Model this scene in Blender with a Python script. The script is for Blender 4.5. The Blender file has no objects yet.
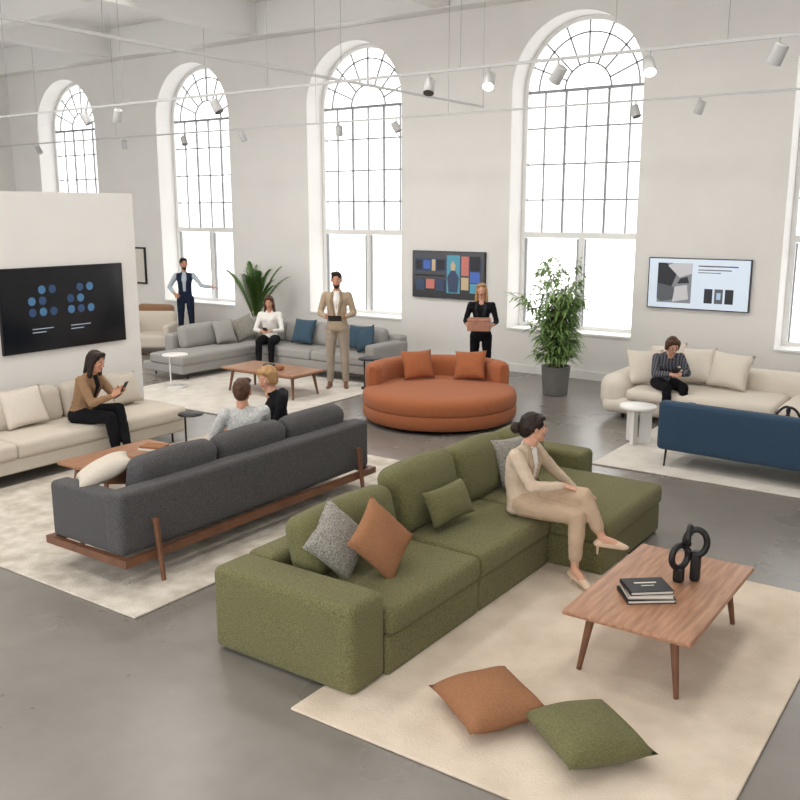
import bpy, bmesh, math, random
from mathutils import Vector, Matrix, Euler, noise
from mathutils.bvhtree import BVHTree
random.seed(7)
V=Vector
scene=bpy.context.scene
COL=scene.collection

# ---------------------------------------------------------------- materials
def srgb(r,g,b):
    f=lambda c:(c/255/12.92) if c/255<=0.04045 else ((c/255+0.055)/1.055)**2.4
    return (f(r),f(g),f(b),1)
def mat(name,rgb,rough=.6,var=0.0,vscale=8,bump=0.0,bscale=200,metal=0,spec=.5,emit=0,rgb2=None,detail=4,stretch=None,sheen=0,coat=0,bdist=.01):
    m=bpy.data.materials.new(name);m.use_nodes=True
    nt=m.node_tree;b=nt.nodes['Principled BSDF']
    c=srgb(*rgb)
    b.inputs['Base Color'].default_value=c
    b.inputs['Roughness'].default_value=rough
    b.inputs['Metallic'].default_value=metal
    b.inputs['Specular IOR Level'].default_value=spec
    if sheen: b.inputs['Sheen Weight'].default_value=sheen
    if coat: b.inputs['Coat Weight'].default_value=coat
    if emit:
        b.inputs['Emission Color'].default_value=c
        b.inputs['Emission Strength'].default_value=emit
    if var or bump or rgb2:
        tc=nt.nodes.new('ShaderNodeTexCoord');mp=nt.nodes.new('ShaderNodeMapping')
        nt.links.new(tc.outputs['Object'],mp.inputs[0])
        if stretch: mp.inputs['Scale'].default_value=stretch
    if var or rgb2:
        n=nt.nodes.new('ShaderNodeTexNoise');n.inputs['Scale'].default_value=vscale;n.inputs['Detail'].default_value=detail
        nt.links.new(mp.outputs[0],n.inputs['Vector'])
        cr=nt.nodes.new('ShaderNodeValToRGB')
        cr.color_ramp.elements[0].position=.35;cr.color_ramp.elements[1].position=.65
        if rgb2:
            a,z=c,srgb(*rgb2)
        else:
            a=tuple(x*(1-var) for x in c[:3])+(1,);z=tuple(min(1,x*(1+var)) for x in c[:3])+(1,)
        cr.color_ramp.elements[0].color=a;cr.color_ramp.elements[1].color=z
        nt.links.new(n.outputs['Fac'],cr.inputs[0]);nt.links.new(cr.outputs[0],b.inputs['Base Color'])
    if bump:
        n2=nt.nodes.new('ShaderNodeTexNoise');n2.inputs['Scale'].default_value=bscale;n2.inputs['Detail'].default_value=3
        nt.links.new(mp.outputs[0],n2.inputs['Vector'])
        bp=nt.nodes.new('ShaderNodeBump');bp.inputs['Strength'].default_value=bump;bp.inputs['Distance'].default_value=bdist
        nt.links.new(n2.outputs['Fac'],bp.inputs['Height']);nt.links.new(bp.outputs[0],b.inputs['Normal'])
    return m
M={}
M['wall']=mat('white_plaster',(236,234,231),.85,.012,2)
M['ceil']=mat('ceiling_paint',(236,235,233),.9)
M['trim']=mat('white_trim',(238,238,236),.5)
M['muntin']=mat('window_metal',(150,153,156),.5)
M['green']=mat('olive_boucle',(92,90,58),.95,0,130,.9,120,rgb2=(129,126,88),spec=.15,sheen=.1)
M['greenc']=mat('olive_cushion',(94,93,60),.95,0,140,.8,140,rgb2=(125,123,85),spec=.15,sheen=.1)
M['char']=mat('charcoal_wool',(62,61,63),.95,0,150,.5,200,rgb2=(99,97,98),spec=.15,sheen=.08)
M['cream']=mat('cream_linen',(206,197,184),.95,.05,120,.4,160,spec=.2)
M['ivory']=mat('ivory_boucle',(222,213,201),.95,.05,100,.6,120,spec=.2)
M['lgrey']=mat('light_grey_fabric',(162,160,157),.95,.06,120,.4,160,spec=.2)
M['orange']=mat('rust_velvet',(163,98,64),.85,.08,60,.3,150,spec=.2,sheen=.1)
M['blue']=mat('navy_blue_fabric',(50,72,94),.85,.08,100,.3,180,spec=.2,sheen=.1)
M['tan']=mat('tan_leather_cloth',(152,108,78),.9,.1,90,.4,160,spec=.2)
M['speck']=mat('speckled_grey_knit',(112,110,104),.95,0,110,.6,200,rgb2=(178,174,165),spec=.2)
M['teal']=mat('blue_cushion_cloth',(58,82,100),.9,.1,60,.3,150)
M['wood']=mat('oak_light',(148,106,80),.42,0,5,.05,40,rgb2=(180,136,106),stretch=(7,.6,7),detail=6)
M['wood2']=mat('walnut_dark',(112,74,52),.45,.15,10)
M['wood3']=mat('walnut_table',(140,98,72),.45,0,6,rgb2=(166,122,92),stretch=(6,.7,6),detail=6)
M['copper']=mat('copper_wood',(168,118,96),.4,.15,12)
M['black']=mat('black_matte',(20,20,22),.45)
M['bezel']=mat('tv_bezel',(12,12,14),.3)
M['metal']=mat('brushed_metal',(165,165,165),.35,metal=.8)
M['white']=mat('white_lacquer',(232,231,228),.4)
M['rail']=mat('rail_white',(196,196,196),.5)
M['spotb']=mat('spot_body',(188,188,188),.45)
M['paper']=mat('paper',(225,220,210),.8)
M['lampon']=mat('lamp_lens',(255,244,225),.5,emit=6)
M['lens']=mat('lamp_glass',(80,80,82),.3)
M['leaf']=mat('bamboo_leaf',(90,128,64),.5,0,30,rgb2=(152,180,114))
M['leaf2']=mat('palm_leaf',(66,104,52),.5,0,30,rgb2=(110,148,78))
M['stem']=mat('plant_stem',(110,118,60),.6)
M['pot']=mat('grey_ceramic_pot',(118,118,116),.6,.06,20)
M['soil']=mat('soil',(50,38,30),.95)
def concrete():
    m=bpy.data.materials.new('polished_concrete');m.use_nodes=True;nt=m.node_tree;b=nt.nodes['Principled BSDF']
    tc=nt.nodes.new('ShaderNodeTexCoord')
    n=nt.nodes.new('ShaderNodeTexNoise');n.inputs['Scale'].default_value=.5;n.inputs['Detail'].default_value=8;n.inputs['Roughness'].default_value=.55
    n2=nt.nodes.new('ShaderNodeTexNoise');n2.inputs['Scale'].default_value=5;n2.inputs['Detail'].default_value=8
    for q in(n,n2): nt.links.new(tc.outputs['Object'],q.inputs['Vector'])
    mx=nt.nodes.new('ShaderNodeMix');mx.inputs[0].default_value=.3
    nt.links.new(n.outputs['Fac'],mx.inputs[2]);nt.links.new(n2.outputs['Fac'],mx.inputs[3])
    cr=nt.nodes.new('ShaderNodeValToRGB');e=cr.color_ramp.elements
    e[0].position=.3;e[0].color=srgb(114,109,103);e[1].position=.7;e[1].color=srgb(140,135,129)
    nt.links.new(mx.outputs[0],cr.inputs[0])
    nt.links.new(cr.outputs[0],b.inputs['Base Color'])
    rr=nt.nodes.new('ShaderNodeMapRange');rr.inputs['To Min'].default_value=.2;rr.inputs['To Max'].default_value=.36
    nt.links.new(n.outputs['Fac'],rr.inputs['Value']);nt.links.new(rr.outputs[0],b.inputs['Roughness'])
    b.inputs['Specular IOR Level'].default_value=.45
    return m
M['floor']=concrete()
def rugmat(name,a,b_,sc):
    return mat(name,a,.98,0,sc,.5,90,rgb2=b_,detail=10,spec=.1)
M['rug1']=rugmat('cream_wool_rug',(208,193,175),(224,210,193),3)
M['rug2']=rugmat('patterned_rug',(184,175,162),(214,207,196),6)
M['rug3']=rugmat('pale_rug',(206,200,191),(220,215,207),4)
def glassmat():
    m=bpy.data.materials.new('window_glass');m.use_nodes=True;nt=m.node_tree;nt.nodes.clear()
    t=nt.nodes.new('ShaderNodeBsdfTransparent');g=nt.nodes.new('ShaderNodeBsdfGlossy');g.inputs['Roughness'].default_value=.05
    mx=nt.nodes.new('ShaderNodeMixShader');mx.inputs[0].default_value=.04
    o=nt.nodes.new('ShaderNodeOutputMaterial')
    nt.links.new(t.outputs[0],mx.inputs[1]);nt.links.new(g.outputs[0],mx.inputs[2]);nt.links.new(mx.outputs[0],o.inputs[0])
    return m
M['glass']=glassmat()
def cloth(name,rgb,var=.12):
    return mat(name,rgb,.9,var,7,.3,22,spec=.15,bdist=.03)
def plaidmat(name,c1,c2,c3):
    m=mat(name,c1,.9,spec=.15);nt=m.node_tree;b=nt.nodes['Principled BSDF']
    tc=nt.nodes.new('ShaderNodeTexCoord');prev=None
    for d,c,sc in(('X',c2,9),('Z',c3,9)):
        wv=nt.nodes.new('ShaderNodeTexWave');wv.bands_direction=d;wv.inputs['Scale'].default_value=sc
        nt.links.new(tc.outputs['Object'],wv.inputs['Vector'])
        rp=nt.nodes.new('ShaderNodeValToRGB');rp.color_ramp.elements[0].position=.55;rp.color_ramp.elements[1].position=.7
        nt.links.new(wv.outputs['Fac'],rp.inputs[0])
        mx=nt.nodes.new('ShaderNodeMix');mx.data_type='RGBA'
        nt.links.new(rp.outputs[0],mx.inputs[0])
        if prev is None: mx.inputs[6].default_value=srgb(*c1)
        else: nt.links.new(prev,mx.inputs[6])
        mx.inputs[7].default_value=srgb(*c);prev=mx.outputs[2]
    nt.links.new(prev,b.inputs['Base Color']);return m
def plain(name,rgb,r=.6,emit=0): return mat(name,rgb,r,emit=emit)

# ---------------------------------------------------------------- mesh builder
class MB:
    def __init__(s): s.v=[];s.f=[];s.m=[];s.s=[];s.mats=[];s.T=Matrix.Identity(4)
    def mi(s,m):
        if isinstance(m,str): m=M[m]
        if m not in s.mats: s.mats.append(m)
        return s.mats.index(m)
    def add(s,vs,fs,m,T=None,smooth=True,mlist=None):
        T=s.T@(T if T is not None else Matrix.Identity(4))
        o=len(s.v); s.v.extend(tuple(T@V(p)) for p in vs)
        for i,f in enumerate(fs):
            s.f.append(tuple(o+k for k in f)); s.m.append(s.mi(mlist[i]) if mlist else s.mi(m)); s.s.append(smooth)
    def box(s,c,d,m,T=None):
        x,y,z=d[0]/2,d[1]/2,d[2]/2
        vs=[(c[0]+a*x,c[1]+b*y,c[2]+e*z) for a in(-1,1) for b in(-1,1) for e in(-1,1)]
        fs=[(0,1,3,2),(4,6,7,5),(0,4,5,1),(2,3,7,6),(0,2,6,4),(1,5,7,3)]
        s.add(vs,fs,m,T,False)
    def bx(s,x0,x1,y0,y1,z0,z1,m,T=None): s.box(((x0+x1)/2,(y0+y1)/2,(z0+z1)/2),(x1-x0,y1-y0,z1-z0),m,T)
    def rbox(s,c,d,m,r=.04,puff=(0,0,0),T=None,n=5):
        h=[d[0]/2,d[1]/2,d[2]/2]; r=min(r,min(h)*.98)
        def samp(H):
            e=[-H,-H+r*.18,-H+r*.45,-H+r*.72]
            inn=[(-H+r)+(2*(H-r))*i/n for i in range(n+1)]
            return e+inn+[-q for q in reversed(e)]
        S=[samp(H) for H in h]
        key={};vs=[];fs=[]
        def vert(p):
            q=[max(-(h[i]-r),min(h[i]-r,p[i])) for i in range(3)]
            dd=V([p[i]-q[i] for i in range(3)]); L=dd.length
            w=[q[i]+dd[i]/L*r for i in range(3)]
            nn=[w[i]/h[i] for i in range(3)]
            w=[w[i]+puff[i]*nn[i]*max(0,1-nn[(i+1)%3]**2)*max(0,1-nn[(i+2)%3]**2) for i in range(3)]
            k=tuple(round(a,5) for a in p)
            if k not in key: key[k]=len(vs);vs.append((w[0]+c[0],w[1]+c[1],w[2]+c[2]))
            return key[k]
        for ax in range(3):
            a,b=(ax+1)%3,(ax+2)%3
            for sg in(-1,1):
                for i in range(len(S[a])-1):
                    for j in range(len(S[b])-1):
                        q=[]
                        for (ii,jj) in((i,j),(i+1,j),(i+1,j+1),(i,j+1)):
                            p=[0,0,0];p[ax]=sg*h[ax];p[a]=S[a][ii];p[b]=S[b][jj];q.append(vert(p))
                        fs.append(tuple(q if sg>0 else q[::-1]))
        s.add(vs,fs,m,T)
    def rb(s,x0,x1,y0,y1,z0,z1,m,r=.04,puff=(0,0,0),T=None): s.rbox(((x0+x1)/2,(y0+y1)/2,(z0+z1)/2),(x1-x0,y1-y0,z1-z0),m,r,puff,T)
    def tube(s,pts,rad,m,n=8,closed=False,caps=True):
        pts=[V(p) for p in pts];N=len(pts)
        if not isinstance(rad,(list,tuple)): rad=[rad]*N
        vs=[];fs=[];prev=None
        for i,p in enumerate(pts):
            if closed: t=pts[(i+1)%N]-pts[i-1]
            else: t=pts[min(i+1,N-1)]-pts[max(i-1,0)]
            t.normalize()
            if prev is None: u=t.orthogonal().normalized()
            else: u=(prev-t*prev.dot(t)).normalized()
            prev=u;w=t.cross(u)
            for k in range(n):
                a=2*math.pi*k/n
                vs.append(tuple(p+(u*math.cos(a)+w*math.sin(a))*rad[i]))
        for i in range(N if closed else N-1):
            j=(i+1)%N
            for k in range(n): fs.append((i*n+k,i*n+(k+1)%n,j*n+(k+1)%n,j*n+k))
        s.add(vs,fs,m)
        if caps and not closed:
            s.add(vs[:n],[tuple(range(n))[::-1]],m,None,False);s.add(vs[-n:],[tuple(range(n))],m,None,False)
    def cyl(s,a,b,r0,m,r1=None,n=20): s.tube([a,b],[r0,r1 if r1 is not None else r0],m,n)
    def lathe(s,c,prof,m,n=32):
        vs=[];fs=[]
        for (r,z) in prof:
            for k in range(n):
                a=2*math.pi*k/n;vs.append((c[0]+r*math.cos(a),c[1]+r*math.sin(a),c[2]+z))
        for i in range(len(prof)-1):
            for k in range(n): fs.append((i*n+k,i*n+(k+1)%n,(i+1)*n+(k+1)%n,(i+1)*n+k))
        s.add(vs,fs,m)
    def pillow(s,w,h,t,m,T,n=14,pinch=.09):
        key={};vs=[];fs=[]
        ph=random.random()*6
        for sg in(-1,1):
            for i in range(n+1):
                for j in range(n+1):
                    u=-1+2*i/n;v=-1+2*j/n
                    x=w/2*u*(1-pinch*(1-v*v)*abs(u));y=h/2*v*(1-pinch*(1-u*u)*abs(v))
                    q=(1-u**2)*(1-v**2)
                    z=sg*t/2*(q**.42)*(1+.06*math.sin(5*u+ph)*math.cos(4*v+ph))
                    edge=i in(0,n) or j in(0,n)
                    k=(0 if edge else sg,i,j)
                    if k not in key: key[k]=len(vs);vs.append((x,y,z))
            for i in range(n):
                for j in range(n):
                    q=[]
                    for ii,jj in((i,j),(i+1,j),(i+1,j+1),(i,j+1)):
                        e=ii in(0,n) or jj in(0,n);q.append(key[(0 if e else sg,ii,jj)])
                    fs.append(tuple(q if sg>0 else q[::-1]))
        s.add(vs,fs,m,T)
    def done(s,name,origin=None):
        if origin is None:
            xs=[p[0] for p in s.v];ys=[p[1] for p in s.v];zs=[p[2] for p in s.v]
            origin=((min(xs)+max(xs))/2,(min(ys)+max(ys))/2,min(zs))
        me=bpy.data.meshes.new(name)
        me.from_pydata([(p[0]-origin[0],p[1]-origin[1],p[2]-origin[2]) for p in s.v],[],s.f)
        for m in s.mats: me.materials.append(m)
        me.polygons.foreach_set('material_index',s.m);me.polygons.foreach_set('use_smooth',s.s)
        me.update()
        o=bpy.data.objects.new(name,me);o.location=origin;COL.objects.link(o);return o
def TR(loc,rot=(0,0,0)): return Matrix.Translation(V(loc))@Euler([math.radians(a) for a in rot],'XYZ').to_matrix().to_4x4()
def pil(name,loc,yaw,tilt,spin,w,h,t,m):
    b=MB();T=Matrix.Translation(V(loc))@Matrix.Rotation(math.radians(yaw),4,'Z')@Matrix.Rotation(math.radians(tilt),4,'Y')@Matrix.Rotation(math.radians(spin),4,'Z')
    b.pillow(w,h,t,m,T);return b.done(name)

# ---------------------------------------------------------------- room shell
YW=13.96; WD=.6; ZT=6.7
b=MB();b.bx(-22.2,4.2,-2.2,15,-.1,0,'floor');b.done('floor')
centers=[-19.7,-15.27,-10.87,-6.36,-1.9];RW=1.13;ZS=.74;ZP=4.73
b=MB()
def cell(poly):
    n=len(poly)
    vs=[(x,YW,z) for x,z in poly]+[(x,YW+WD+.05,z) for x,z in poly]
    fs=[tuple(range(n)),tuple(range(2*n-1,n-1,-1))]+[(i,i+n,(i+1)%n+n,(i+1)%n) for i in range(n)]
    b.add(vs,fs,'wall',None,False)
edges=[-22.2]
for c in centers: edges+= [c-RW,c+RW]
edges.append(4.0)
for i in range(0,len(edges),2): cell([(edges[i],0),(edges[i+1],0),(edges[i+1],ZT),(edges[i],ZT)])
for c in centers:
    cell([(c-RW,0),(c+RW,0),(c+RW,ZS),(c-RW,ZS)])
    N=28
    for k in range(N):
        a0=math.pi*(1-k/N);a1=math.pi*(1-(k+1)/N)
        x0,z0=c+RW*math.cos(a0),ZP+RW*math.sin(a0);x1,z1=c+RW*math.cos(a1),ZP+RW*math.sin(a1)
        cell([(x0,z0),(x1,z1),(x1,ZT),(x0,ZT)])
b.done('wall_back')
b=MB();b.bx(-22.2,-22,-2,YW,0,ZT,'wall');b.done('wall_left')
b=MB();b.bx(4,4.2,-2,YW,0,ZT,'wall');b.done('wall_right_light_block')  # unseen wall, added to cut the light from the right
b=MB();b.bx(-22.2,4.2,-2.2,-2,4.6,ZT,'wall')  # unseen header and piers, added to narrow the front opening and dim its light
for x in(-22.1,-14,-6,2): b.bx(x-.1,x+.5,-2.2,-2,0,4.6,'wall')
b.done('wall_front_light_block')
b=MB();b.bx(-22.2,4.2,-2.2,14.6,ZT,ZT+.15,'ceil');b.done('ceiling')
b=MB()
for x in(-17.55,-13.1,-8.7,-4.2): b.bx(x-.17,x+.17,-2,YW-.001,6.12,ZT,'ceil')
b.bx(-22,4,YW-.35,YW-.002,6.1,ZT-.001,'ceil')
for y in(10.6,7.2,3.8): b.bx(-22,4,y-.15,y+.15,6.2,ZT-.001,'ceil')
b.done('trim_ceiling_beams')
b=MB()
b.bx(-21.99,4,YW-.03,YW-.001,0.001,.14,'trim');b.done('baseboard_back')
b=MB();b.bx(-9.85,-9.55,2.2,7.68,0.001,2.98,'wall');b.done('wall_partition')
# windows
for i,c in enumerate(centers):
    b=MB();y=YW+WD-.1;fw=.07
    def bar(x0,z0,x1,z1,w,m='muntin',d=.05):
        p=V((x0,0,z0));q=V((x1,0,z1));t=(q-p).normalized();nn=V((-t.z,0,t.x))*w/2
        vs=[]
        for yy in(y-d/2,y+d/2):
            for pt in(p-nn,q-nn,q+nn,p+nn): vs.append((pt.x,yy,pt.z))
        b.add(vs,[(0,1,2,3),(7,6,5,4),(0,4,5,1),(1,5,6,2),(2,6,7,3),(3,7,4,0)],m,None,False)
    r=RW-.035
    bar(c-r,ZS,c-r,ZP,fw,'trim',.1);bar(c+r,ZS,c+r,ZP,fw,'trim',.1);bar(c-r,ZS+.05,c+r,ZS+.05,.08,'trim',.098)
    bar(c-r,2.36,c+r,2.36,.1,'trim',.098);bar(c,ZS+.02,c,2.36,.07,'trim',.09)
    bar(c-r,ZP,c+r,ZP,.045,'muntin',.08)
    def arc(rr,w,m,n=28,d=.05):
        for k in range(n):
            a0=math.pi*k/n;a1=math.pi*(k+1)/n
            bar(c+rr*math.cos(a0),ZP+rr*math.sin(a0),c+rr*math.cos(a1),ZP+rr*math.sin(a1),w,m,d)
    arc(r,fw,'trim',28,.1);arc(.78*RW,.024,'muntin',28,.03);arc(.36*RW,.024,'muntin',16,.03)
    for k in range(1,8):
        a=math.pi*k/8;bar(c+.36*RW*math.cos(a),ZP+.36*RW*math.sin(a),c+r*math.cos(a),ZP+r*math.sin(a),.024,d=.03)
    for k in range(1,6):
        x=c-RW+2*RW*k/6;bar(x,2.36,x,ZP,.036 if k in(2,4) else .024,d=.035)
    for k in range(1,5):
        z=2.36+(ZP-2.36)*k/4;bar(c-r,z,c+r,z,.026,d=.03)
    for sx in(-1,1):
        bar(c+sx*.07,ZS+.08,c+sx*.07,2.3,.02);bar(c+sx*(r-.06),ZS+.08,c+sx*(r-.06),2.3,.02)
    pts=[(c-r,y,ZS+.02),(c+r,y,ZS+.02)]+[(c+r*math.cos(math.pi*k/24),y,ZP+r*math.sin(math.pi*k/24)) for k in range(25)]
    b.add(pts,[tuple(range(len(pts)))],'glass',None,False)
    b.bx(c-RW+.002,c+RW-.002,YW-.03,YW+WD-.05,ZS+.001,ZS+.03,'trim')
    b.done('window_%d'%(i+1))

# ---------------------------------------------------------------- rugs
def rug(name,x0,x1,y0,y1,m):
    b=MB();b.rb(x0,x1,y0,y1,0.001,.018,m,.008);b.done(name)
rug('area_rug',-3.15,-.87,3.42,6.75,'rug1')
rug('area_rug.001',-8.3,-4.8,3.67,8.0,'rug2')
rug('area_rug.002',-3.8,.5,9.15,11.35,'rug3')
rug('area_rug.003',-11.5,-8.25,8.5,11.5,'rug3')

# ---------------------------------------------------------------- green sectional
b=MB();g='green'
b.rb(-4.05,-2.92,3.70,4.03,.01,.56,g,.05,(0,.006,.008))
b.rb(-4.045,-3.8,4.0,7.5,.01,.575,g,.05)
b.rb(-4.05,-3.2,7.47,7.76,.01,.58,g,.05,(0,0,.008))
b.rb(-3.85,-2.9,4.02,5.1,.01,.27,g,.03);b.rb(-3.85,-2.9,5.1,6.19,.01,.27,g,.03)
b.rb(-3.85,-2.45,6.2,7.47,.01,.27,g,.03)
b.rb(-3.8,-2.88,4.03,5.1,.26,.44,g,.05,(.01,0,.025));b.rb(-3.8,-2.88,5.1,6.19,.26,.44,g,.05,(.01,0,.025))
b.rb(-3.8,-2.43,6.2,7.47,.26,.44,g,.05,(.01,0,.025))
def lean(y0,y1,z1=.86,x=-3.66,d=.24,mm='greenc',tilt=-14):
    w=y1-y0
    b.rbox((0,0,0),(d,w,z1-.42),mm,.09,(.03,.0,.02),TR((x,(y0+y1)/2,(z1+.43)/2),(0,tilt,0)))
lean(4.08,5.05,.83);lean(5.1,5.9,.91);lean(5.92,6.7,.88);lean(6.72,7.42,.85)
b.done('green_sectional_sofa')
pil('throw_pillow',(-3.5,4.3,.66),-8,64,38,.42,.42,.16,'speck')
pil('throw_pillow.001',(-3.27,4.46,.67),-6,62,35,.43,.43,.16,'tan')
pil('throw_pillow.002',(-3.38,5.46,.63),-6,66,2,.28,.5,.15,'greenc')
pil('throw_pillow.003',(-3.44,6.62,.68),-20,66,0,.42,.42,.15,'speck')
pil('floor_cushion',(-2.2,4.0,.115),57,-2,0,.5,.54,.2,'tan')
pil('floor_cushion.001',(-1.62,4.0,.115),53,2,0,.5,.54,.2,'greenc')

# ---------------------------------------------------------------- coffee table
def coffee(name,x0,x1,y0,y1,z,wm,lm,rad=.03,leg=.022,th=.035,splay=.05,inset=.14):
    b=MB();b.rb(x0,x1,y0,y1,z-th,z,wm,min(.014,th*.4))
    b.bx(x0+inset,x1-inset,y0+inset,y1-inset,z-th-.05,z-th,wm)
    for x,sx in((x0+inset,-1),(x1-inset,1)):
        for y,sy in((y0+inset,-1),(y1-inset,1)):
            b.cyl((x,y,z-th),(x+sx*splay,y+sy*splay,.018),leg*1.25,lm,leg*.7,14)
    return b
coffee('coffee_table',-2.09,-1.31,4.67,6.02,.42,'wood','wood2').done('coffee_table')
b=MB()
for k,(c,w,d,r,dz) in enumerate([((35,35,38),.30,.23,8,0),((190,185,176),.28,.22,5,.028),((28,28,32),.27,.21,10,.052)]):
    cm=plain('book_cover_%d'%k,c,.5);T=TR((-1.74,5.14,.421+dz),(0,0,30+r))
    b.bx(-w/2,w/2,-d/2,d/2,0,.004,cm,T);b.bx(-w/2+.004,w/2-.006,-d/2+.006,d/2-.006,.004,.02,'paper',T)
    b.bx(-w/2,w/2,-d/2,d/2,.02,.025,cm,T);b.bx(-w/2,-w/2+.004,-d/2,d/2,0,.025,cm,T)
T=TR((-1.74,5.14,.421+.0775),(0,0,40));b.bx(-.07,.07,.02,.035,0,.0008,'paper',T);b.bx(-.04,.04,-.02,-.012,0,.0008,'paper',T)
b.done('book_stack')
def loops(x,y,z,s,name):
    b=MB()
    def ring(c,R,r,rot,e=1.0,a0=0,a1=360):
        T=TR(c,rot);pts=[]
        n=28
        cl=(a1-a0)>=360
        for k in range(n if cl else n+1):
            a=math.radians(a0+(a1-a0)*k/n);pts.append(T@V((R*math.cos(a),0,R*e*math.sin(a))))
        b.tube(pts,r,'black',12,closed=cl)
    b.rbox((x-.05*s,y-.02,z+.05*s),(.065*s,.06*s,.1*s),'black',.015)
    b.rbox((x+.03*s,y+.06,z+.1*s),(.06*s,.06*s,.2*s),'black',.015)
    ring((x-.05*s,y-.02,z+.17*s),.066*s,.021*s,(0,0,60),1.15)
    ring((x+.03*s,y+.04,z+.265*s),.066*s,.021*s,(0,0,20),1.3,-80,235)
    ring((x-.01*s,y+.02,z+.31*s),.045*s,.018*s,(0,20,100),1.3,0,300)
    b.done(name)
loops(-1.6,5.5,.421,1.0,'knot_sculpture')

# ---------------------------------------------------------------- charcoal sofa
b=MB();c='char'
b.rb(-6.12,-5.38,3.955,4.13,.25,.70,c,.04);b.rb(-6.12,-5.38,6.78,6.955,.25,.70,c,.04)
b.rb(-5.45,-5.25,3.95,6.96,.252,.73,c,.045)
b.rb(-6.1,-5.4,4.12,6.79,.22,.34,c,.03)
for k in range(3):
    y0=4.14+k*.88;b.rb(-6.14,-5.45,y0,y0+.88,.3,.45,c,.05,(0,0,.02))
    y0=4.27+k*.85
    b.rbox((0,0,0),(.22,.84,.46),c,.09,(.02,0,.03),TR((-5.54,y0+.42,.66),(0,12,0)))
b.bx(-6.16,-5.19,3.92,3.97,.19,.25,'wood2');b.bx(-6.16,-5.19,6.94,6.99,.19,.25,'wood2')
b.bx(-5.24,-5.19,3.97,6.94,.19,.249,'wood2');b.bx(-6.16,-6.11,3.97,6.94,.19,.249,'wood2')
for y in(4.22,6.72):
    b.cyl((-5.2,y,.5),(-5.14,y,.018),.028,'wood2',.018,12)
    b.cyl((-6.1,y,.22),(-6.14,y,.018),.026,'wood2',.018,12)
b.done('charcoal_sofa')
pil('throw_pillow.004',(-5.84,4.26,.76),-130,24,10,.46,.42,.17,'cream')
pil('throw_pillow.005',(-6.0,4.62,.64),150,40,10,.42,.42,.16,'tan')
coffee('coffee_table.001',-7.5,-6.8,4.95,6.05,.4,'wood3','wood2').done('coffee_table.001')
b=MB()
T=TR((-7.1,5.8,.401),(0,0,20));b.bx(-.13,.13,-.09,.09,0,.02,'paper',T);b.bx(-.12,.12,-.085,.085,.02,.04,'tan',T);b.done('magazine_stack')

# ---------------------------------------------------------------- cream sofa left
b=MB();c='cream'
b.T=TR((.2,.05,0))
b.rb(-9.5,-8.52,3.8,7.25,.12,.28,c,.03)
for y0,y1 in((3.82,5.0),(5.0,6.12),(6.12,7.25)): b.rb(-9.3,-8.48,y0,y1,.27,.44,c,.05,(.01,0,.02))
b.rb(-9.52,-9.3,3.8,7.1,.14,.62,c,.06)
for y0,y1 in((3.9,4.9),(4.93,5.98),(6.0,7.0)): b.rbox((0,0,0),(.2,y1-y0,.4),c,.09,(.03,0,.03),TR((-9.2,(y0+y1)/2,.62),(0,-12,0)))
for x in(-9.4,-8.6):
    for y in(4.2,5.7,7.1): b.cyl((x,y,.15),(x,y,0),.014,'black',n=8)
b.done('cream_sofa')
pil('throw_pillow.012',(-8.88,6.85,.66),0,66,0,.4,.44,.15,'cream')
pil('throw_pillow.013',(-8.86,5.5,.67),-8,66,4,.44,.5,.16,'ivory')
pil('throw_pillow.014',(-8.88,6.45,.66),6,66,0,.4,.42,.15,'ivory')
b=MB();b.lathe((-8.0,7.1,0),[(0,.40),(.15,.40),(.15,.415),(0,.415)],'black',24);b.cyl((-8.1,7.1,.40),(-8.1,7.1,.02),.012,'black',n=8);b.lathe((-8.0,7.1,0),[(0,0.018),(.14,0.018),(.14,.03),(0,.03)],'black',24)
b.done('tray_side_table')

# ---------------------------------------------------------------- light grey sectional (back left)
b=MB();c='lgrey'
b.rb(-12.3,-11.3,9.9,12.6,.12,.27,c,.03);b.rb(-11.3,-8.65,11.6,12.6,.12,.269,c,.03)
b.rb(-12.1,-11.28,9.88,11.62,.26,.43,c,.05,(0,0,.02))
b.rb(-12.1,-11.28,11.62,12.4,.26,.43,c,.05,(0,0,.02))
b.rb(-11.28,-10.0,11.58,12.4,.26,.43,c,.05,(0,0,.02));b.rb(-10.0,-8.83,11.58,12.4,.26,.43,c,.05,(0,0,.02))
b.rb(-12.32,-12.1,10.4,12.6,.12,.68,c,.06);b.rb(-12.3,-8.65,12.38,12.6,.12,.7,c,.06);b.rb(-8.85,-8.63,11.6,12.59,.12,.62,c,.06)
for x0,x1 in((-12.0,-11.1),(-11.08,-9.95),(-9.93,-8.87)): b.rbox((0,0,0),(x1-x0,.22,.4),c,.09,(0,.03,.02),TR(((x0+x1)/2,12.26,.62),(-12,0,0)))
b.rbox((0,0,0),(.22,1.05,.4),c,.09,(.03,0,.02),TR((-11.98,11.0,.62),(0,-12,0)))
for x,y in((-12.2,10.1),(-11.4,10.1),(-8.75,11.7),(-8.75,12.5),(-11.3,11.7),(-10,11.7)): b.cyl((x,y,.13),(x,y,0.018),.015,'black',n=8)
b.done('light_grey_sectional_sofa')
i=6
for loc,yaw,sp,s,m in [((-11.75,11.3,.66),-10,0,.44,'lgrey'),((-11.75,11.8,.67),-35,20,.44,'speck'),((-11.5,12.1,.68),-60,0,.42,'speck'),((-10.5,12.02,.68),-85,0,.46,'teal'),((-9.3,12.02,.67),-88,0,.42,'teal'),((-9.05,11.92,.67),-110,25,.42,'teal')]:
    pil('throw_pillow.%03d'%i,loc,yaw,66,sp,s,s,.16,m);i+=1
coffee('coffee_table.002',-10.2,-8.7,9.7,10.45,.4,'wood3','wood2').done('coffee_table.002')
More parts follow.
